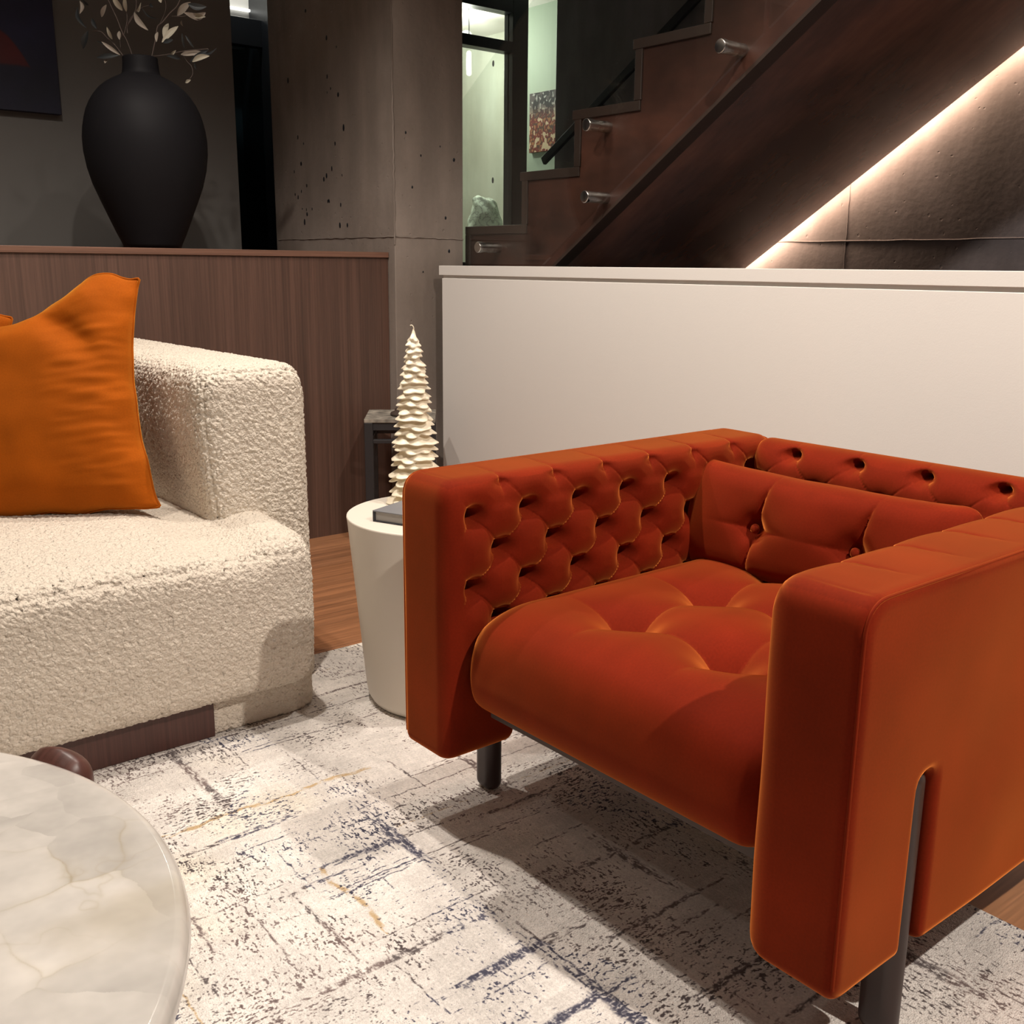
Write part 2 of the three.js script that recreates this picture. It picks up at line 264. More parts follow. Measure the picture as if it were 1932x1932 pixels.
// ---------------------------------------------------------------- lights with their fittings
for (const [i, [x, z, cd, deg]] of SPOTS.entries()) {
  const t = thing('downlight', `round recessed ceiling downlight ${['above the sofa arm', 'above the rug between sofa and armchair', 'above the floor right of the armchair', 'above the iron stand by the column', 'above the back of the armchair', 'above the marble coffee table'][i]}`, 'downlight', x, CEIL, z);
  const ring = new THREE.LatheGeometry([[0.036, -0.001], [0.052, -0.001], [0.052, -0.004], [0.042, -0.006], [0.036, -0.004]].map((p) => new THREE.Vector2(...p)), 32);
  mesh('trim_ring', ring, M.white, t);
  const disc = new THREE.CircleGeometry(0.036, 24); disc.rotateX(Math.PI / 2); disc.translate(0, -0.0025, 0);
  mesh('light_diffuser', disc, emit(WARM, 6), t);
  const s = new THREE.SpotLight(WARM, cd, 0, deg * Math.PI / 180, 0.35, 2); s.position.set(x, CEIL - 0.02, z); s.target.position.set(x, 0, z); s.castShadow = true; s.shadow.radius = 1.2; s.shadow.bias = -0.001; s.shadow.mapSize.set(1024, 1024);
  scene.add(s, s.target);
}
{
  const p = thing('pendant_lamp', 'bright tubular pendant lamp glowing behind the entry glass', 'lamp', -5.486, 2.62, -4.12);
  const cord = new THREE.CylinderGeometry(0.003, 0.003, 0.22, 6); cord.translate(0, -0.11, 0); mesh('cord', cord, M.black, p);
  const tb = new THREE.CapsuleGeometry(0.016, 0.115, 6, 14); tb.translate(0, -0.335, 0); mesh('lamp_tube', tb, emit(GREEN, 5), p);
  for (const [x, y, z, cd] of [[-5.50, 2.28, -4.06, 4.2], [-5.77, 2.49, -4.22, 4.6]]) { const l = new THREE.PointLight(GREEN, cd, 0, 2); l.position.set(x, y, z); l.castShadow = true; l.shadow.radius = 2; scene.add(l); }
  const d1 = thing('ceiling_globe', 'glowing globe lamp at the entry ceiling behind the glass', 'lamp', -5.753, 2.62, -4.3);
  const s1 = new THREE.SphereGeometry(0.04, 20, 14); s1.translate(0, -0.12, 0); mesh('lamp_globe', s1, emit(GREEN, 5), d1);
  const c = new THREE.PointLight(col(1, 1, 0.92), 3.0, 0, 2); c.position.set(-5.25, 2.75, -2.5); c.castShadow = true; scene.add(c);
  const b = thing('cove_light', 'slim glowing light line on the white bulkhead above the dark window', 'light', -5.49, 2.372, -2.6);
  mesh('light_bar', bx(-0.008, 0.008, -0.006, 0.006, -0.6, 0.6, 0.002), emit(col(1, 1, 0.94), 7), b);
}

// ---------------------------------------------------------------- staircase
{
  const slope = 0.661, X0 = -3.1, Y0 = 1.084, line = (x) => Y0 + slope * (x - X0), run = 0.302, rise = 0.2, nS = 8, xr = (n) => -3.68 + (n === 0 ? 0 : 0.375 + (n - 1) * run), yt = (n) => 1.232 + n * rise;
  const st = thing('staircase', 'brown panelled staircase rising to the right behind the white half wall', 'staircase', -3.1, 1.03, -3.35);
  const L = (g) => { g.translate(3.1, -1.03, 3.35); return boxUV(g); };
  const sh = new THREE.Shape(); sh.moveTo(xr(0), 1.03); 
  for (let n = 0; n < nS; n++) { sh.lineTo(xr(n), yt(n)); sh.lineTo(xr(n + 1), yt(n)); }
  sh.lineTo(xr(nS), line(xr(nS))); sh.lineTo(X0 + (1.03 - Y0) / slope, 1.03); sh.closePath();
  for (const z of [-2.80, -3.855]) { const g = new THREE.ExtrudeGeometry(sh, { depth: 0.05, bevelEnabled: false }); g.translate(0, 0, z); mesh('stringer', L(g), M.stringer, st); }
  for (let n = 0; n < nS; n++) {
    mesh('tread', L(bx(xr(n) - (n ? 0.012 : 0.0), xr(n + 1) + 0.03, yt(n) - 0.034, yt(n), -3.88, -2.742, 0.003)), M.stairEdge, st);
    mesh('riser', L(bx(xr(n), xr(n) + 0.034, yt(n) - rise + (n ? 0 : 0.0), yt(n) - 0.034, -3.88, -2.742, 0.003)), M.stairEdge, st);
  }
  const q = (x0, x1, off, th, z0, z1) => { const a = Math.atan(slope), len = Math.hypot(x1 - x0, (x1 - x0) * slope), g = new THREE.BoxGeometry(len, th, z1 - z0); g.translate(0, th / 2, 0); g.rotateZ(a); g.translate((x0 + x1) / 2 - Math.sin(a) * off, line((x0 + x1) / 2) + Math.cos(a) * off, (z0 + z1) / 2); return L(g); };
  const xb = X0 + (1.03 - Y0) / slope, xe = xr(nS);
  mesh('soffit', q(xb, xe, -0.005, 0.035, -3.925, -2.80), M.stair, st);
  mesh('light_channel', q(xb, xe, 0.05, 0.012, -3.974, -3.90), M.black, st);
  mesh('edge_trim', q(xb, xe, -0.008, 0.012, -2.812, -2.748), M.stairEdge, st);
  // warm strip in the channel where the soffit meets the concrete
  const led = thing('stair_light_strip', 'warm light strip tucked between staircase underside and concrete wall', 'light strip', -3.1, 1.03, -3.35);
  mesh('light_strip', q(xb, xe, 0.042, 0.006, -3.954, -3.936), emit(LEDC, 3), led);
  const a = Math.atan(slope), len = Math.hypot(xe - xb, (xe - xb) * slope), rl = new THREE.RectAreaLight(LEDC, 260, len, 0.02);
  const mx = (xb + xe) / 2; rl.position.set(mx - Math.sin(a) * 0.030, line(mx) + Math.cos(a) * 0.030, -3.944);
  rl.lookAt(rl.position.x + Math.sin(a), rl.position.y - Math.cos(a), rl.position.z - 0.25);
  { const d = V(Math.sin(a), -Math.cos(a), -0.25).normalize(), u = V(Math.cos(a), Math.sin(a), 0), w = V().crossVectors(u, d); const m = new THREE.Matrix4().makeBasis(u, w.negate(), d.clone().negate()); if (m.determinant() < 0) m.makeBasis(u, w.negate(), d.clone().negate()); rl.quaternion.setFromRotationMatrix(m); }
  scene.add(rl);
  // glass balustrade in front of the stringer
  const bal = thing('glass_balustrade', 'clear frameless glass balustrade bolted in front of the staircase side', 'balustrade', -3.1, 1.03, -2.68);
  const gl = (x) => 1.083 + 0.682 * (x + 3.085), panel = (pts) => { const s = new THREE.Shape(pts.map((p) => new THREE.Vector2(p[0] + 3.1, p[1] - 1.03))); const g = new THREE.ExtrudeGeometry(s, { depth: 0.012, bevelEnabled: false }); g.translate(0, 0, -0.006); return g; };
  mesh('glass_panel', panel([[-3.63, 1.076], [-3.095, 1.076], [-2.106, gl(-2.106)], [-2.106, gl(-2.106) + 1.0], [-3.63, gl(-3.63) + 1.0]]), M.glass, bal);
  mesh('glass_panel', panel([[-2.088, gl(-2.088)], [-0.9, gl(-0.9)], [-0.9, gl(-0.9) + 1.0], [-2.088, gl(-2.088) + 1.0]]), M.glass, bal);
  for (const [x, y] of [[-2.239, 1.73], [-2.828, 1.557], [-2.829, 1.314], [-3.457, 1.143], [-1.75, 2.08], [-1.3, 2.38]]) {
    const c = new THREE.LatheGeometry([[0, 0.055], [0.019, 0.055], [0.022, 0.052], [0.022, 0.034], [0.020, 0.032], [0.020, -0.060], [0, -0.060]].map((p) => new THREE.Vector2(...p)), 24); c.rotateX(Math.PI / 2); c.translate(x + 3.1, y - 1.03, -0.012); mesh('standoff_bolt', c, M.steel, bal);
  }
  const hr = thing('handrail', 'slim dark metal handrail on the far side of the staircase', 'handrail', -4.516, 1.629, -3.9);
  const rail = bx(-0.0, 2.6, -0.022, 0.022, -0.012, 0.012, 0.006); rail.rotateZ(Math.atan(0.607)); mesh('rail', rail, M.iron, hr);
  for (const t of [0.5, 1.6]) { const x = t * Math.cos(Math.atan(0.607)), y = t * Math.sin(Math.atan(0.607)); mesh('bracket', [bx(x - 0.01, x + 0.01, y - 0.03, y - 0.01, -0.08, 0, 0.002)], M.iron, hr); }
}
// small picture and pale stone in the lit entry
{
  const t = tex(160, 320, 0.3, 0.4, (u, v) => {
    const a = fbm(u * 22, v * 17, 4), b = n2(u * 60, v * 45), top = sm(0.18, 0.30, v);
    const lo = a > 0.12 ? [0.78, 0.70, 0.58] : a > -0.05 ? [0.42, 0.14, 0.11] : b > 0 ? [0.30, 0.20, 0.16] : [0.62, 0.42, 0.28];
    const hi = b > 0.35 ? [0.62, 0.62, 0.60] : a > 0.1 ? [0.30, 0.27, 0.27] : [0.06, 0.05, 0.06];
    return [0, 1, 2].map((i) => mix(lo[i], hi[i], top));
  });
  const p = thing('wall_picture', 'small dark red and cream abstract picture on the green entry wall', 'picture', -5.125, 1.94, -4.448);
  const pg = bx(-0.14, 0.14, -0.175, 0.175, 0, 0.022, 0.002); { const uv = pg.attributes.uv; for (let i = 0; i < uv.count; i++) uv.setXY(i, uv.getX(i) + 0.145, uv.getY(i) + 0.18); } mesh('canvas', pg, std({ map: t, roughness: 0.7 }), p);
}
{
  const f = (x, y, z) => Math.hypot(x / 0.105, y / 0.24, z / 0.12) * 0.11 - 0.11 + n3(x * 9, y * 7, z * 9) * 0.022 + n3(x * 24, y * 20, z * 24) * 0.008;
  const g = sdfMesh(f, [-0.16, -0.3, -0.17], [0.16, 0.3, 0.17], 0.011);
  const t = tex(256, 256, 0.3, 0.3, (u, v) => { const a = fbm(u * 14, v * 14, 4), k = Math.abs(a) < 0.05 ? 0.74 : 0.93 + a * 0.08; return [k * 0.95, k, k * 0.93]; });
  tag(mesh('pale_stone', g, std({ map: t, roughness: 0.6 })), 'pale marbled stone lump standing behind the entry glass', 'stone').position.set(-5.42, 1.262, -4.19);
}

// ---------------------------------------------------------------- rug
{
  const S = 2.5, r = rng(21), lines = [];
  for (let i = 0; i < 90; i++) lines.push({ c: r() * S, w: 0.0013 + Math.pow(r(), 4) * 0.009, s: r() * 100, k: r(), o: r() < 0.09 });
  const across = lines.slice(0, 52), along = lines.slice(52);
  const OCH = [[0.70, 0.62, 1.12, 0.006, 0], [0.90, 0.98, 1.22, 0.005, 1], [1.55, 1.1, 1.5, 0.005, 0]];       // stray ochre threads: place, from, to, half width, direction
  const binA = [], binB = []; const NB = 250; for (let i = 0; i < NB; i++) { const a = i / NB * S, b = (i + 1) / NB * S; binA.push(across.filter((l) => l.c > a - 0.03 && l.c < b + 0.03)); binB.push(along.filter((l) => l.c > a - 0.03 && l.c < b + 0.03)); }
  const t = tex(2048, 2048, S, S, (x, z) => {
    const blk = fbm(x * 1.6 + 4, z * 3.4, 3), blk2 = fbm(x * 6.5, z * 3.1 + 8, 4), weave = n2(x * 70, z * 22) * 0.5 + n2(x * 24 + 5, z * 80) * 0.5, fine = n2(x * 210, z * 210), pile = n2(x * 470, z * 470);
    let v = 0.885 + blk * 0.14 + blk2 * 0.14 + weave * 0.07 + fine * 0.06 + pile * 0.05; let R = v, G = v * 0.972, B = v * 0.942;
    const warm = sm(0.15, 0.5, fbm(x * 2.1 + 30, z * 2.1, 3)); G -= warm * 0.012; B -= warm * 0.05;
    const wx = x + n2(x * 40, z * 40) * 0.004 + fine * 0.0012, wz = z + n2(x * 40 + 50, z * 40) * 0.004 + pile * 0.0008;
    const patch = fbm(x * 2.0 + 11, z * 2.6 + 3, 4), patch2 = fbm(x * 7 + 2, z * 8 + 1, 3);
    const m = sm(-0.50, 0.42, patch * 0.75 + patch2 * 0.95);
    const s1 = n2(wx * 170, wz * 62) * 0.6 + n2(wx * 330 + 7, wz * 190) * 0.55 + weave * 0.25, s2 = n2(wx * 55 + 90, wz * 160) * 0.6 + n2(wx * 180 + 3, wz * 340) * 0.55 + weave * 0.25;
    const which = sm(-0.12, 0.12, fbm(x * 2.6 + 70, z * 2.6, 2)), s = mix(s1, s2, which);
    let d = sm(0.52 - m * 0.45, 0.74 - m * 0.45, s + fine * 0.18) * (0.62 + 0.38 * sm(-0.3, 0.3, patch2));
    let o = 0;
    for (const [c, a0, a1, lw, ax] of OCH) { const p1 = ax ? wz : wx, p2 = ax ? x : z; if (p2 > a0 && p2 < a1) o = Math.max(o, (1 - sm(lw * 0.4, lw * 1.3, Math.abs(p1 - c + n2(p2 * 9, c * 7) * 0.012))) * sm(-0.45, 0.25, n2(p2 * 26, p1 * 120) + fine * 0.3)); }
    const k = Math.min(NB - 1, Math.floor(x / S * NB)), q = Math.min(NB - 1, Math.floor(z / S * NB));
    for (const l of binA[k]) { const dd = Math.abs(wx - l.c); if (dd < l.w * 2) { const on = sm(0.0, 0.22, n2(z * 3.2 + l.s, l.s) + 0.45 * n2(z * 60 + l.s, x * 160) - 0.14 + (l.k - 0.5) * 0.2) * (1 - sm(l.w * 0.6, l.w * 1.6, dd)) * sm(-0.5, 0.15, s + pile * 0.2); if (l.o) o = Math.max(o, on); else d = Math.max(d, on * 0.9); } }
    for (const l of binB[q]) { const dd = Math.abs(wz - l.c); if (dd < l.w * 2) { const on = sm(0.0, 0.22, n2(x * 3.2 + l.s, l.s) + 0.45 * n2(x * 60 + l.s, z * 160) - 0.14 + (l.k - 0.5) * 0.2) * (1 - sm(l.w * 0.6, l.w * 1.6, dd)) * sm(-0.5, 0.15, s + pile * 0.2); if (l.o) o = Math.max(o, on); else d = Math.max(d, on * 0.9); } }
    const tint = n2(x * 3 + 40, z * 3), dr = tint > 0.25 ? [0.20, 0.20, 0.27] : tint < -0.15 ? [0.42, 0.36, 0.35] : [0.31, 0.275, 0.275];
    R = mix(R, 0.70, o * 0.7); G = mix(G, 0.56, o * 0.7); B = mix(B, 0.36, o * 0.7);
    return [mix(R, dr[0], d), mix(G, dr[1], d), mix(B, dr[2], d)];
  });
  const bt = tex(512, 512, 0.3, 0.3, (u, v) => grey(0.5 + n2(u * 420, v * 420) * 0.32 + n2(u * 150, v * 150) * 0.25), false);
  const g = bx(-2.475, 0.9, -0.0125, 0, -1.63, 1.2, 0.003); { const uv = g.attributes.uv; for (let i = 0; i < uv.count; i++) uv.setXY(i, uv.getX(i) + 2.5, uv.getY(i) + 1.7); }
  tag(mesh('rug', g, std({ map: t, bumpMap: bt, bumpScale: 0.003, roughness: 0.95 })), 'distressed white and charcoal abstract rug under all the seating', 'rug');
}

// ---------------------------------------------------------------- orange armchair
const CX = -1.6024, CZ = -1.0434, CW = 0.981, CD = 0.97, HB = 0.150, HT = 0.695, TH = 0.149;
{
  const ch = thing('armchair', 'rust orange velvet armchair with deep button tufting and dark legs', 'armchair', CX + CW / 2, 0, CZ - CD / 2);
  const ox = CW / 2, oz = CD / 2;                                      // chair a -> x = a - ox, depth b -> z = oz - b
  const tuft = (b, y, pb, b0, y0 = 0.625, vee = 0) => {                // diamond button tufting: depth into the cushion, positive inwards
    const u = (b - b0) / pb + (y - y0) / 0.138, w = (b - b0) / pb - (y - y0) / 0.138, ru = u - Math.round(u), rw = w - Math.round(w), du = Math.abs(ru), dw = Math.abs(rw);
    const rb = (ru + rw) / 2 * pb, ry = (ru - rw) / 2 * 0.138, r = Math.hypot(rb, ry);
    const tz = sm(y0 + 0.003, y0 + 0.025, y), cr = vee ? Math.min(du, dw) : mix(Math.min(du, dw), du, tz);
    return 0.048 * Math.exp(-(((rb / 0.0185) ** 2) + ((ry / 0.0135) ** 2))) + 0.008 * Math.exp(-((r / 0.030) ** 2)) + 0.0036 * Math.exp(-cr / 0.022) * (0.30 + 0.70 * Math.exp(-((r / 0.045) ** 2)))
      + (1 - tz) * (0.0085 * (1 - Math.pow(Math.min(1, Math.sin(Math.PI * du) * Math.sin(Math.PI * dw) * 1.1), 0.8)) - 0.005);
  };
  const slot = (b, y, c) => smax(Math.abs(b - c) - 0.0215, y - 0.420, 0.03);
  const arm = (x, y, z) => {
    const a = x + ox, b = oz - z;
    let e = smax(-b, y - HT, 0.045); e = smax(e, b - CD, 0.06); e = smax(e, HB - y, 0.022);
    const inn = sm(0.035, 0.105, a), wt = sm(0.025, 0.06, b) * (1 - sm(0.86, 0.9, b)) * (1 - sm(0.655, 0.69, y)) * sm(0.36, 0.43, y) * inn;
    let disp = wt > 0 ? tuft(b, y, 0.133, 0.066) * wt : 0;
    const over = sm(0.64, 0.68, y) * sm(0.03, 0.08, b);                // pleats run on over the top
    if (over > 0) { const q = (b - 0.066) / 0.133 + 0.5 + (a - TH) * 0.9, dq = Math.abs(q - Math.round(q)); disp += over * (0.0035 * Math.exp(-dq / 0.03) * sm(0.02, 0.09, a) - 0.0012 * Math.sin(Math.PI * dq)); }
    disp += 0.003 * n3(a * 7, y * 5, b * 5) ;
    let d = smax(e, a - TH + disp, 0.042); d = smax(d, -a - 0.003 + 0.004 * n3(2, y * 4, b * 4), 0.018);
    if (over > 0) d += disp * 0.6 * sm(HT - 0.06, HT - 0.015, y) * sm(0.004, 0.03, a);
    d = smax(d, -slot(b, y, 0.186), 0.016); return smax(d, -slot(b, y, CD - 0.186), 0.016);
  };
  const ag = sdfMesh(arm, [-ox - 0.02, HB - 0.02, -oz - 0.02], [-ox + TH + 0.03, HT + 0.02, oz + 0.02], 0.0046);
  mesh('arm', ag, M.velvet, ch); mesh('arm', mirrorX(ag), M.velvet, ch);
  for (const s of [-1, 1]) {                                           // piped seams on the outer edges
    const X = s * (ox - 0.0024), kk = 0.045, pts = [V(X, HB + 0.022, oz - 0.0045), V(X, 0.3, oz - 0.004), V(X, 0.5, oz - 0.004)];
    for (let q = -6; q <= 6; q++) { const t = q / 6 * kk, h = (kk - Math.abs(t)) / kk, m = -h * h * kk * 0.25; pts.push(t < 0 ? V(X, HT + m + t - 0.004, oz + m - 0.004) : V(X, HT + m - 0.004, oz + m - t - 0.004)); }
    for (const b of [0.2, 0.45, 0.7, 0.88]) pts.push(V(X, HT - 0.004, oz - b));
    mesh('piping', tube(pts, 0.0026, 160, 6), M.velvet, ch);
  }
  const backF = (x, y, z) => {
    const a = x + ox, b = oz - z; let e = smax(y - HT + 0.004, b - CD, 0.06); e = smax(e, 0.2 - y, 0.04); e = smax(e, Math.abs(x) - (ox - 0.128), 0.03);
    const wt = 1 - sm(0.66, 0.692, y); let disp = wt > 0 ? tuft(a, y, 0.156, 0.322, 0.600, 1) * wt : 0;
    const over = sm(0.64, 0.67, y); if (over > 0) { const q = (a - 0.322) / 0.156 + 0.5, dq = Math.abs(q - Math.round(q)); disp += over * 0.0035 * Math.exp(-dq / 0.03); }
    return smax(e, 0.848 - b + disp + 0.003 * n3(a * 6, y * 6, 1), 0.075);
  };
  mesh('backrest', sdfMesh(backF, [-ox + TH - 0.03, 0.17, -oz - 0.02], [ox - TH + 0.03, HT + 0.02, -oz + 0.16], 0.0046), M.velvet, ch);
  const dents = [[0.376, 0.238], [0.60, 0.238], [0.376, 0.462], [0.60, 0.462], [0.376, 0.69], [0.60, 0.69]];
  const seatF = (x, y, z) => {
    const a = x + ox, b = oz - z;
    let dip = 0; for (const [p, q] of dents) { const r = Math.hypot(a - p, b - q); dip += 0.030 * Math.exp(-((r / 0.045) ** 2)) + 0.024 * Math.exp(-((r / 0.095) ** 2)); dip += 0.020 * Math.exp(-Math.abs(b - q) / 0.018) * Math.exp(-(((a - p) / 0.10) ** 2)) + 0.016 * Math.exp(-Math.abs(a - p) / 0.016) * Math.exp(-(((b - q) / 0.09) ** 2)); }
    const crown = 0.030 * (1 - (x / 0.36) ** 2);
    let d = smax(y - 0.447 - crown + dip, 0.008 - b - 0.010 * Math.sin(Math.max(0, Math.min(1, (y - 0.28) / 0.17)) * Math.PI), 0.17);
    d = smax(d, 0.268 - y, 0.06); d = smax(d, Math.abs(x) - (ox - 0.130), 0.075); d = smax(d, b - 0.86, 0.05);
    return smax(d, (-b + 0.012 + Math.max(0, Math.abs(x) - 0.305) * 0.62), 0.05);
  };
  mesh('seat', sdfMesh(seatF, [-ox + TH - 0.02, 0.26, -oz + 0.08], [ox - TH + 0.02, 0.50, oz + 0.03], 0.0058), M.velvet, ch);
  mesh('seat_frame', [bx(-ox + TH - 0.005, ox - TH + 0.005, 0.222, 0.31, -oz + 0.06, oz - 0.10, 0.004)], std({ color: col(0.10, 0.075, 0.065), roughness: 0.8 }), ch);
  for (const s of [-1, 1]) for (const b of [0.186, CD - 0.186]) {
    const g = new RoundedBoxGeometry(0.058, 0.42, 0.040, 4, 0.0195); g.translate(s * (ox - 0.034), 0.21, oz - b); mesh('leg', boxUV(g), M.leg, ch);
  }
  // loose lumbar cushion
  const cu = thing('lumbar_cushion', 'rectangular orange velvet lumbar cushion with buttons leaning on armchair back', 'cushion', CX + 0.437, 0.548, CZ - 0.700);
  const hw = 0.332, hh = 0.120, ht = 0.058, btn = [-0.122, 0.113], by = -0.010;
  const cf = (x, y, z) => {
    const fx = Math.max(0, 1 - (x / hw) ** 2), fy = Math.max(0, 1 - (y / hh) ** 2), edge = 0.022 * (1 - Math.pow(Math.abs(x / hw), 3)) ;
    let dip = 0; if (z > 0) for (const p of btn) { const yy = y - by, r = Math.hypot(x - p, yy); dip += 0.026 * Math.exp(-((r / 0.026) ** 2)) + 0.016 * Math.exp(-((r / 0.075) ** 2)) + 0.013 * Math.exp(-Math.abs(x - p - (yy > 0 ? yy * 0.25 : yy * 0.12)) / 0.007) * Math.exp(-((Math.abs(yy) - 0.045) ** 2) / 0.0022) + 0.008 * Math.exp(-Math.abs(yy) / 0.009) * Math.exp(-(((x - p) / 0.07) ** 2)); }
    let d = smax(Math.abs(x) - hw + 0.006 * (1 - (y / hh) ** 2), Math.abs(y) - hh + edge * 0.5 * (y > 0 ? 1 : 0.3), 0.05);
    d = smax(d, Math.abs(z) - ht + 0.024 - 0.036 * fx * fy + dip, 0.05);
    return d + 0.002 * n3(x * 9, y * 9, z * 9);
  };
  mesh('cover', sdfMesh(cf, [-hw - 0.03, -hh - 0.03, -0.11], [hw + 0.03, hh + 0.03, 0.11], 0.0042), M.velvet, cu);
  for (const p of btn) { const s = new THREE.SphereGeometry(0.0105, 16, 12); s.scale(1, 1, 0.6); s.translate(p, by, 0.0360); mesh('button', s, M.velvet, cu); }
  cu.rotation.x = -0.20;
}

// ---------------------------------------------------------------- cream boucle sofa
const nub = (x, y, z) => {                                       // rounded loops of yarn
  const q = 118, X = x * q, Y = y * q, Z = z * q, xi = Math.floor(X - 0.5), yi = Math.floor(Y - 0.5), zi = Math.floor(Z - 0.5); let m = 9;
  for (let k = 0; k < 8; k++) { const a = xi + (k & 1), b = yi + ((k >> 1) & 1), c = zi + (k >> 2), h = PERM[(PERM[(PERM[a & 255] + b) & 255] + c) & 255], h2 = PERM[h + 91]; const dx = X - a - 0.5 - ((h & 15) / 15 - 0.5) * 0.8, dy = Y - b - 0.5 - ((h >> 4) / 15 - 0.5) * 0.8, dz = Z - c - 0.5 - ((h2 & 15) / 15 - 0.5) * 0.8, d = dx * dx + dy * dy + dz * dz; if (d < m) m = d; }
  return 0.0042 * (0.5 - Math.min(1, m * 1.5)) + 0.0008 * n3(x * 60, y * 60, z * 60);
};
{
  const so = thing('sofa', 'cream boucle sofa with thick square arm and dark plinth', 'sofa', -2.7, 0, -0.4);
  const L = (f, k = 1) => (x, y, z) => { const d = f(x - 2.7, y, z - 0.4); return k && Math.abs(d) < 0.02 ? d - nub(x, y, z) : d; };
  // seat: front at x = -2.1
  const seat = (x, y, z) => {
    const fr = x + 2.093 + 0.012 * sm(0.25, 0.09, y), seam = 0.0035 * Math.exp(-(((y - 0.420) / 0.006) ** 2));
    let d = smax(fr + (x > -2.13 ? seam : 0), y - 0.448 - 0.020 * sm(-2.1, -2.45, x) + 0.016 * Math.exp(-(((z + 0.93) / 0.07) ** 2)) - 0.012 * sm(-0.97, -1.05, z), 0.075);
    d = smax(d, 0.088 - y, 0.05); d = smax(d, -3.0 - x, 0.04); d = smax(d, z - 0.6, 0.05); return smax(d, -1.135 - z, 0.07);
  };
  mesh('seat', sdfMesh(L(seat), [-0.32, 0.06, -0.76], [0.65, 0.50, 1.03], 0.0056), M.boucle, so);
  const arm = (x, y, z) => {
    const fr = x + 2.335, inn = z + 0.965 + 0.02 * sm(0.7, 0.4, y), top = y - 0.832, out = -1.258 - z - 0.004 * sm(0.8, 0.1, y);
    let d = smax(fr, inn, 0.06); d = smax(d, top, 0.065); d = smax(d, out, 0.075); d = smax(d, -y - 0.0, 0.01); d = smax(d, -3.56 - x, 0.05);
    const s = Math.hypot(Math.min(0, Math.abs(fr - Math.max(inn, top))), fr - Math.max(inn, top));
    return Math.max(inn, top) > -0.06 && fr > -0.06 ? d + 0.0026 * Math.exp(-((s / 0.005) ** 2)) : d;
  };
  mesh('arm', sdfMesh(L(arm), [-0.9, -0.01, -0.9], [0.40, 0.86, -0.53], 0.0052), M.boucle, so);
  const foot = (x, y, z) => { let d = smax(x + 2.158, -1.168 - z, 0.10); d = smax(d, z + 0.872, 0.015); d = smax(d, y - 0.2, 0.02); d = smax(d, -y, 0.01); return smax(d, -3.4 - x, 0.03); };
  mesh('base', sdfMesh(L(foot), [-0.75, -0.02, -0.82], [0.57, 0.23, -0.44], 0.0058), M.boucle, so);
  const bk = (x, y, z) => { let d = smax(x + 2.96, y - 0.80, 0.1); d = smax(d, -3.58 - x, 0.06); d = smax(d, 0.05 - y, 0.03); d = smax(d, z - 0.8, 0.06); return smax(d, -0.975 - z, 0.03); };
  mesh('backrest', sdfMesh(L(bk, 0), [-0.92, 0.02, -0.6], [-0.22, 0.84, 1.24], 0.012), M.boucle, so);
  mesh('plinth', bx(-0.68, 0.55, 0, 0.12, -0.478, 0.95, 0.003), M.dark, so);
}
// velvet pillows
function pillowGeo(w, h, t, seed) {
  const nu = 150, nv = 150, P = [], I = [], U = [];
  for (let s = 0; s < 2; s++) for (let j = 0; j <= nv; j++) for (let i = 0; i <= nu; i++) {
    const u = i / nu * 2 - 1, v = j / nv * 2 - 1, q = Math.pow(Math.max(0, (1 - Math.pow(Math.abs(u), 2.6)) * (1 - Math.pow(Math.abs(v), 2.6))), 0.55);
    const pinch = (1 - v * v) * 0.10 * (u > 0 ? 1.15 : 0.8) , pinv = v > 0 ? v * v * 0.44 * (1 - sm(-0.05, 0.78, u)) * (0.75 + 0.25 * sm(-1, -0.3, u)) + 0.07 * v * sm(0.78, 1, u) : (1 - u * u) * 0.02;
    const er = sm(0.15, 0.95, u) * (1 - 0.6 * sm(0.35, 0.7, v)), el = sm(0.55, 1, -u);
    let fold = er * q * (0.008 * n2(u * 1.6 + seed, v * 9 + u * 1.2) + 0.0045 * n2(u * 2 + seed + 5, v * 19 - u * 2)) + (er * 0.5 + 0.5) * 0.012 * q * n2(u * 1.7, v * 2.6 + seed) + sm(0.55, 1, v) * q * 0.009 * n2(u * 7 + v * 5, v * 3 + seed);
    if (s) fold *= -0.3;
    const dent = s ? 0 : 0.035 * Math.exp(-(((u - 0.52) / 0.22) ** 2) - (((v - 0.52 + (u - 0.52) * 0.8) / 0.16) ** 2));
    const edgeW = (1 - q) * 0.010 * n2(u * 4 + seed, v * 4);
    P.push(u * w / 2 * (1 - pinch) + edgeW * 0.6, v * h / 2 * (1 - pinv) + edgeW, (s ? -1 : 1) * (q * t / 2 - dent * q) + fold + edgeW); U.push(u * w / 2, v * h / 2);
  }
  const k = (nu + 1) * (nv + 1); for (let s = 0; s < 2; s++) for (let j = 0; j < nv; j++) for (let i = 0; i < nu; i++) { const a = s * k + j * (nu + 1) + i, b = a + 1, c = a + nu + 1, d = c + 1; s ? I.push(a, c, b, b, c, d) : I.push(a, b, c, b, d, c); }
  const g = new THREE.BufferGeometry(); g.setAttribute('position', new THREE.Float32BufferAttribute(P, 3)); g.setAttribute('uv', new THREE.Float32BufferAttribute(U, 2)); g.setIndex(I); g.computeVertexNormals();
  return g;
}
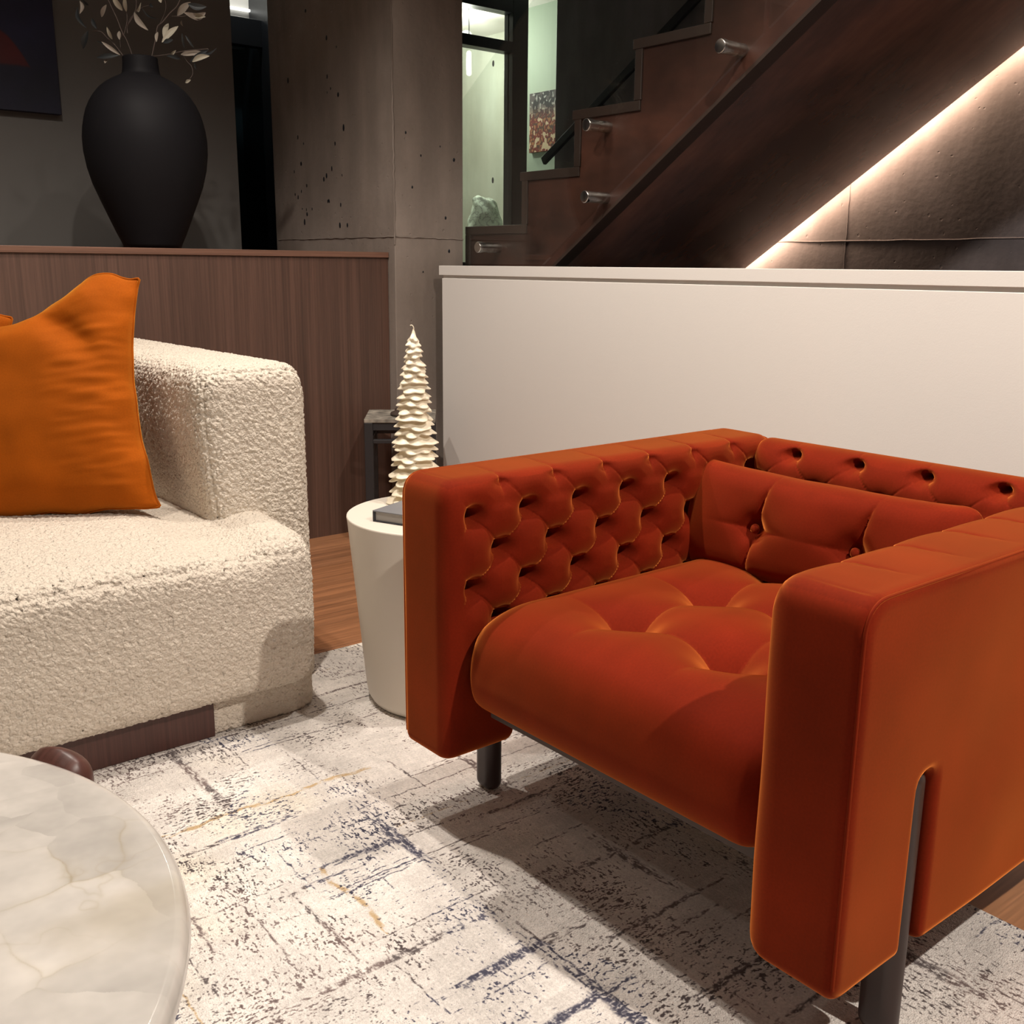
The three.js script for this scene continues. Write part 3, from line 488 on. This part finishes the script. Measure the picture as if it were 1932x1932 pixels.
function pillow(name, label, w, h, t, seed, bx_, by, bz, yaw, lean, roll) {
  const p = thing(name, label, 'pillow', bx_, by, bz, undefined);
  p.rotation.order = 'YXZ'; p.rotation.set(-lean, yaw, roll ?? 0);
  const g = pillowGeo(w, h, t, seed); g.translate(0, h / 2, 0); mesh('cover', g, M.pillow, p);
  const pos = g.attributes.position, nu = 150, nv = 150, edge = []; const at = (i, j) => { const k = j * (nu + 1) + i; return V(pos.getX(k), pos.getY(k), pos.getZ(k)); };
  for (let i = 0; i < nu; i += 5) edge.push(at(i, 0)); for (let j = 0; j < nv; j += 5) edge.push(at(nu, j)); for (let i = nu; i > 0; i -= 5) edge.push(at(i, nv)); for (let j = nv; j > 0; j -= 5) edge.push(at(0, j));
  mesh('piping', tube(edge, 0.0032, 400, 6, true), M.pillow, p);
  return p;
}
pillow('pillow', 'large bright orange velvet pillow with wrinkled side resting against sofa arm', 0.62, 0.585, 0.20, 3, -2.645, 0.458, -0.650, 0.92, 0.26, 0.10);
pillow('pillow', 'second orange pillow peeking out behind the large orange pillow', 0.54, 0.482, 0.11, 8, -2.865, 0.466, -0.448, 1.5708, 0.13, 0.0);

// ---------------------------------------------------------------- side table, candle, book
{
  const t = thing('side_table', 'round cream tapered drum side table between sofa and armchair', 'side table', -2.03, 0, -1.437);
  const pr = [[0, 0.0], [0.165, 0.0], [0.178, 0.006], [0.187, 0.022], [0.191, 0.045], [0.229, 0.466], [0.2305, 0.473], [0.2300, 0.4765], [0.2275, 0.478], [0.0, 0.478]];
  mesh('body', new THREE.LatheGeometry(pr.map((p) => new THREE.Vector2(...p)), 96), M.lacquer, t);
  const c = thing('tree_candle', 'tall ivory candle shaped like a layered fir tree on side table', 'candle', -2.16, 0.478, -1.45);
  const H = 0.436, r = rng(12), rows = [], R = (y) => 0.062 * Math.pow(Math.max(0, 1 - y / H), 0.70);
  for (let y = 0.014, row = 0; y < H - 0.018; row++) { const rad = R(y), n = Math.max(5, Math.round(3.5 + rad * 105)), k = []; for (let q = 0; q < n; q++) k.push([(q + (row % 2) * 0.5 + (r() - 0.5) * 0.5) / n * Math.PI * 2, (r() - 0.5) * 0.010, 0.8 + r() * 0.4]); rows.push([y, rad, k]); y += 0.0115 + rad * 0.185; }
  const smin = (a, b, k) => -smax(-a, -b, k);
  const fir = (x, y, z) => {
    const rr = Math.hypot(x, z), th = Math.atan2(z, x); let d = (rr - R(Math.max(0, y)) * 0.74 - 0.002) * 0.9;
    for (const [yr, rad, k] of rows) { if (Math.abs(y - yr) > 0.034) continue;
      const s = 0.45 + rad * 9;
      for (const [t0, dy, sc] of k) { let a = th - t0; a -= Math.round(a / (Math.PI * 2)) * Math.PI * 2; const t = rr * a, w = (Math.PI * rad / k.length * 0.92 + 0.0032) * sc; if (Math.abs(t) > w * 2.2) continue;
        const q = rr - rad * 0.88 - 0.001, h = y - yr - dy, c1 = 0.84, s1 = -0.54, al = q * c1 + h * s1, pe = -q * s1 + h * c1 - 9 * Math.max(0, al) * al, L = 0.0215 * s * sc, tk = 0.0060 * (0.6 + 0.4 * s) * (1 - 0.35 * Math.max(0, Math.min(1, al / L)));
        const e = (Math.hypot(al / L, pe / tk, t / w) - 1) * tk; d = smin(d, e, 0.0045); }
    }
    return smax(d, -y, 0.003);
  };
  mesh('wax_body', sdfMesh(fir, [-0.105, -0.006, -0.105], [0.105, H + 0.004, 0.105], 0.0024), M.wax, c);
  mesh('wick', tube([V(0, H - 0.015, 0), V(0.0005, H + 0.007, 0), V(-0.002, H + 0.012, 0.003), V(-0.005, H + 0.011, 0.006)], 0.0014, 16, 6), M.wax, c);
  // dark boxed book
  const b = thing('book', 'thin dark grey hardcover book lying on the side table', 'book', -1.985, 0.478, -1.318);
  const cover = std({ color: col(0.17, 0.17, 0.18), roughness: 0.55 }), edge = std({ color: col(0.018, 0.018, 0.022), roughness: 0.5 });
  mesh('cover', [bx(-0.085, 0.075, 0.0245, 0.0275, -0.095, 0.035, 0.001)], cover, b);
  mesh('back_cover', [bx(-0.085, 0.075, 0.0, 0.003, -0.095, 0.035, 0.001), bx(-0.085, -0.079, 0.003, 0.0245, -0.095, 0.035, 0.001)], edge, b);
  mesh('pages', bx(-0.079, 0.072, 0.003, 0.0245, -0.092, 0.031, 0.0005), std({ color: col(0.33, 0.31, 0.29), roughness: 0.9 }), b);
  b.rotation.y = 0.38;
}
// rustic iron stand with a small dark base on it
{
  const s = thing('iron_stand', 'rustic dark metal stand with weathered top beside the concrete column', 'stand', -3.376, 0, -2.036);
  s.rotation.y = Math.atan2(0.11, 0.079);                                   // local x runs along its front edge, -z to its back
  const top = std({ map: tex(128, 128, 0.3, 0.3, (u, v) => { const a = fbm(u * 25, v * 25, 4), k = 0.52 + a * 0.35; return [k, k * 0.95, k * 0.87]; }), roughness: 0.8 });
  const w = 0.27, d = 0.27;
  mesh('top', bx(0, w, 0.485, 0.500, -d, 0, 0.002), top, s);
  for (const [x, z] of [[0, 0], [w - 0.032, 0], [0, -d + 0.032], [w - 0.032, -d + 0.032]]) mesh('leg', bx(x, x + 0.032, -0.012, 0.485, z - 0.032, z, 0.002), M.iron, s);
  mesh('rail', [bx(0.032, w - 0.032, 0.455, 0.485, -0.025, -0.005, 0.002), bx(0.032, w - 0.032, 0.405, 0.420, -0.03, -0.002, 0.002), bx(0.005, 0.027, 0.405, 0.420, -d + 0.032, -0.032, 0.002), bx(w - 0.027, w - 0.005, 0.405, 0.420, -d + 0.032, -0.032, 0.002), bx(0.032, w - 0.032, 0.405, 0.485, -d + 0.005, -d + 0.02, 0.002)], M.iron, s);
  const q = thing('stone_ornament', 'small dark stacked ornament standing on the iron stand', 'ornament', -3.365, 0.5, -2.225);
  const prof = [[0, 0], [0.062, 0], [0.066, 0.006], [0.064, 0.012], [0.050, 0.018], [0.047, 0.026], [0.044, 0.030], [0.020, 0.034], [0.016, 0.048], [0.020, 0.056], [0.018, 0.068], [0.008, 0.074], [0, 0.075]];
  mesh('turned_body', new THREE.LatheGeometry(prof.map((p) => new THREE.Vector2(...p)), 36), std({ color: col(0.06, 0.04, 0.032), roughness: 0.6 }), q);
}

// ---------------------------------------------------------------- marble coffee table
{
  const t = thing('coffee_table', 'round cream marble coffee table with dark rounded wooden legs', 'coffee table', -1.179, 0, 0.181);
  const cells = []; { const r = rng(44); for (let i = 0; i < 330; i++) cells.push([r() * 1.4 - 0.1, r() * 1.4 - 0.1, r()]); }
  const mt = tex(1024, 1024, 1.2, 1.2, (u, v) => {
    const wu = u + fbm(u * 7, v * 7, 4) * 0.034, wv = v + fbm(u * 7 + 20, v * 7, 4) * 0.034;
    let a = 9, b = 9, id = 0; for (const c of cells) { const d = Math.hypot((wu - c[0]) * 1.25, wv - c[1]); if (d < a) { b = a; a = d; id = c[2]; } else if (d < b) b = d; }
    const e = b - a, vein = Math.exp(-e / 0.0020), halo = Math.exp(-e / 0.014), cl = fbm(u * 7 + 3 + id * 31, v * 7 + id * 9, 5), fi = n2(u * 90, v * 90) * 0.010 + n2(u * 40, v * 14) * 0.014;
    const on = sm(-0.05, 0.30, fbm(u * 3.6 + 60, v * 3.6, 3)), big = fbm(u * 2.6 + 80, v * 4.2, 4), rg = fbm(u * 3.4 + v * 1.1 + 13, v * 4.4 - u * 0.8, 5), rv = Math.exp(-Math.abs(rg) / 0.010) * sm(-0.1, 0.25, fbm(u * 2.5 + 5, v * 2.5 + 44, 2));
    const k = 0.765 + (id - 0.5) * 0.062 * (0.4 + on) + cl * 0.13 + big * 0.13 + fi;
    const w = Math.max(0, (vein * 0.34 + halo * 0.18) * on + rv * 0.34 + sm(0.1, 0.5, fbm(u * 4 + 9, v * 4 + 30, 4)) * 0.30);
    return [mix(k, 0.60, w), mix(k * 0.975, 0.55, w), mix(k * 0.94, 0.45, w)];
  });
  const g = new THREE.LatheGeometry([[0, 0.360], [0.560, 0.360], [0.568, 0.363], [0.574, 0.371], [0.576, 0.380], [0.574, 0.389], [0.568, 0.397], [0.560, 0.400], [0, 0.400]].map((p) => new THREE.Vector2(...p)), 160);
  const p = g.attributes.position, uv = g.attributes.uv; for (let i = 0; i < p.count; i++) uv.setXY(i, p.getX(i) + 0.6 + (p.getY(i) < 0.395 ? (p.getY(i) - 0.4) : 0), p.getZ(i) + 0.6);
  mesh('marble_top', g, phy({ map: mt, roughness: 0.18, clearcoat: 0.3, clearcoatRoughness: 0.1 }), t);
  const lg = M.dark.clone(); lg.map = M.dark.map; lg.roughness = 0.4;
  const a0 = Math.atan2(-0.53, -0.262);
  for (let k = 0; k < 3; k++) {
    const a = a0 + k * Math.PI * 2 / 3, f = (x, y, z) => { let d = smax(Math.abs(x) - 0.052, Math.abs(z) - 0.030, 0.035); return smax(smax(d, y - 0.405, 0.05), -y, 0.01); };
    const q = sdfMesh(f, [-0.07, -0.02, -0.05], [0.07, 0.43, 0.05], 0.006); q.rotateY(-a + Math.PI / 2); q.translate(Math.cos(a) * 0.600, 0, Math.sin(a) * 0.600); mesh('leg', q, lg, t);
  }
  mesh('apron', [new THREE.CylinderGeometry(0.40, 0.40, 0.03, 64).translate(0, 0.345, 0)], lg, t);
  for (let k = 0; k < 3; k++) { const a = a0 + k * Math.PI * 2 / 3, g2 = bx(0.3, 0.585, 0.30, 0.345, -0.02, 0.02, 0.004); g2.rotateY(-a); mesh('brace', g2, lg, t); }
}

// ---------------------------------------------------------------- vase with branches, painting
{
  const VX = -3.95, VZ = -1.487, k = 0.921 * 3.89 / 1952.65 / 3.22;
  const v = thing('vase', 'large matte black bulbous floor vase standing on the walnut ledge', 'vase', VX, 1.12, VZ);
  const prof = [[1500, 176], [1470, 186], [1400, 219], [1300, 260], [1200, 301], [1100, 340], [1000, 366], [900, 380], [820, 381], [760, 374], [700, 361], [650, 346], [600, 322], [560, 296], [520, 262], [490, 226], [465, 186], [445, 146], [436, 126], [425, 116], [400, 111], [350, 107], [332, 107], [326, 104], [326, 92], [345, 90], [420, 92]];
  mesh('body', new THREE.LatheGeometry([new THREE.Vector2(0, 0.001), ...prof.map(([y, r]) => new THREE.Vector2(r * k, (1500 - y) * k))].concat([new THREE.Vector2(0.001, (1500 - 430) * k)]), 96), M.vase, v);
  const br = thing('olive_branches', 'bare olive branches with narrow leaves standing in the black vase', 'branches', VX, 1.12, VZ);
  // photo plan: right and up vectors of the plane through the vase that faces the room
  const Rr = V(0.632, 0, -0.775), D = V(0.775, 0, 0.632), s = 0.921 * 3.89 / 1952.65 / 5.855, neck = (1500 - 326) * k, rd = rng(3);
  const at = (x, y, d) => V().addScaledVector(Rr, (x - 850 - (575 - y) * 0.03) * s).addScaledVector(D, d).add(V(0, neck + (580 - y) * s * 1.02, 0));
  const bark = std({ color: col(0.09, 0.065, 0.055), roughness: 0.8 }), lt = std({ color: col(0.38, 0.345, 0.27), roughness: 0.6, side: THREE.DoubleSide }), md = std({ color: col(0.26, 0.22, 0.18), roughness: 0.6, side: THREE.DoubleSide }), dk = std({ color: col(0.022, 0.026, 0.028), roughness: 0.5, side: THREE.DoubleSide });
  const B = [[0.02, 5.5, 790, 720, 770, 575, 720, 400, 690, 340, 640, 180, 570, 0, 540, -120], [-0.03, 5, 735, 330, 735, 250, 780, 180, 840, 60, 845, -60], [0, 4, 690, 350, 745, 190, 735, 0, 730, -90], [0.03, 3, 735, 260, 800, 170, 900, 100, 960, 70, 1030, 60], [0.03, 6, 940, 720, 990, 575, 1060, 380, 1100, 260, 1150, 230, 1260, 130, 1350, 60, 1420, -60], [0.05, 3.5, 930, 650, 1000, 580, 1120, 565, 1250, 550, 1340, 535, 1500, 520, 1680, 510], [-0.02, 4.5, 740, 660, 660, 570, 560, 440, 480, 370, 420, 310, 320, 300], [0.02, 3, 640, 480, 650, 400, 690, 350], [0.05, 2.5, 1340, 535, 1400, 630, 1450, 680, 1465, 770, 1430, 830], [0.03, 3, 1260, 150, 1430, 150, 1480, 110], [0, 3, 1100, 260, 1200, 60, 1190, -60]];
  for (const [d, r, ...q] of B) { const pts = []; for (let i = 0; i < q.length; i += 2) pts.push(at(q[i], q[i + 1], d * (i / q.length))); mesh('branch', tube(pts, r * s * 1.15, 40, 6), bark, br); }
  const leaf = (x0, y0, x1, y1, w, m, arch = 0) => {
    const a = at(x0, y0, rd() * 0.06 - 0.01), b = at(x1, y1, rd() * 0.10 - 0.02), ax = b.clone().sub(a), L = ax.length(), side = V().crossVectors(ax, D).normalize(), up = V().crossVectors(side, ax).normalize(), P = [], I = [], n = 10;
    for (let i = 0; i <= n; i++) { const t = i / n, ww = w * s * 0.5 * Math.pow(Math.sin(Math.PI * Math.min(1, t * 0.97 + 0.02)), 0.8), c = a.clone().addScaledVector(ax, t).addScaledVector(side, Math.sin(Math.PI * t) * L * arch).addScaledVector(up, Math.sin(Math.PI * t) * L * 0.08); for (const e of [-1, -0.5, 0, 0.5, 1]) P.push(...c.clone().addScaledVector(side, e * ww).addScaledVector(up, (Math.abs(e) - 0.5) * ww * 0.5).toArray()); }
    for (let i = 0; i < n; i++) for (let e = 0; e < 4; e++) { const o = i * 5 + e; I.push(o, o + 5, o + 1, o + 1, o + 5, o + 6); }
    const g = new THREE.BufferGeometry(); g.setAttribute('position', new THREE.Float32BufferAttribute(P, 3)); g.setIndex(I); g.computeVertexNormals(); mesh('leaf', g, m, br);
  };
  for (const l of [[310, 300, 185, 45, 44, dk, -0.12], [310, 320, 190, 490, 72, dk], [255, 160, 262, 20, 44, md, 0.25], [410, 300, 340, 180, 48, dk], [560, 400, 545, 290, 40, lt], [640, 400, 630, 300, 46, md], [650, 578, 385, 603, 56, dk], [500, 190, 605, 85, 52, md], [712, 104, 655, -20, 62, lt], [752, 112, 800, -20, 50, lt], [858, 130, 1037, 338, 62, md, 0.06], [1165, 392, 1192, 212, 62, lt], [1160, 447, 1330, 260, 66, lt], [1180, 452, 1302, 428, 50, dk], [1095, 325, 1108, 450, 42, md], [1320, 142, 1500, 15, 80, md], [1430, 135, 1630, 95, 80, md, 0.2], [1440, 142, 1665, 172, 54, lt], [1490, 50, 1695, 78, 72, dk, 0.1], [1398, 500, 1412, 358, 28, dk], [1500, 490, 1428, 368, 26, dk], [1555, 492, 1755, 485, 30, dk, 0.25], [1228, 592, 1332, 540, 38, lt], [1335, 555, 1600, 535, 62, md], [1440, 630, 1682, 512, 48, dk], [1480, 642, 1706, 596, 62, lt, -0.05], [1438, 828, 1362, 852, 36, lt], [660, 575, 485, 450, 42, md], [1330, 602, 1235, 605, 44, dk], [1185, -10, 1200, 50, 44, lt], [892, 112, 1000, 65, 36, lt, 0.2], [960, 90, 1075, 165, 22, dk, 0.15], [1370, 250, 1395, 215, 30, md], [420, 440, 480, 458, 14, dk], [1035, 60, 1060, 52, 46, dk], [490, 620, 480, 665, 36, md], [1495, 650, 1500, 715, 22, dk], [300, 10, 320, 45, 30, dk]]) leaf(...l);
  // large canvas on the grey wall
  const pt = tex(512, 512, 1.2, 1.0, (u, v) => {
    const n = fbm(u * 5, v * 5, 4), z = -0.2 - u, yy = 1.645 + v;                 // u from the left edge, v from the bottom
    const d = Math.max(yy - (1.955 - Math.max(0, (-1.11 - z)) ** 2 * 5 + n * 0.02), 1.815 + n * 0.01 - yy, -1.277 + n * 0.02 - z);
    const red = 1 - sm(-0.004, 0.010, d);
    const k = 0.10 + n * 0.04 + 0.03 * sm(0.1, 0.3, v); return [mix(k * 0.75, 0.28 + n * 0.1, red), mix(k * 0.8, 0.07, red), mix(k * 1.6, 0.09, red)];
  });
  const pa = thing('painting', 'dark navy abstract canvas with deep red shape on grey wall', 'painting', -4.6, 2.145, -0.79);
  const cg = bx(0.001, 0.035, -0.5, 0.5, -0.595, 0.595, 0.002); { const uv = cg.attributes.uv; for (let i = 0; i < uv.count; i++) uv.setXY(i, 0.59 - uv.getX(i), uv.getY(i) + 0.5); }
  mesh('canvas', cg, std({ map: pt, roughness: 0.7 }), pa);
}
renderer.render(scene, camera);
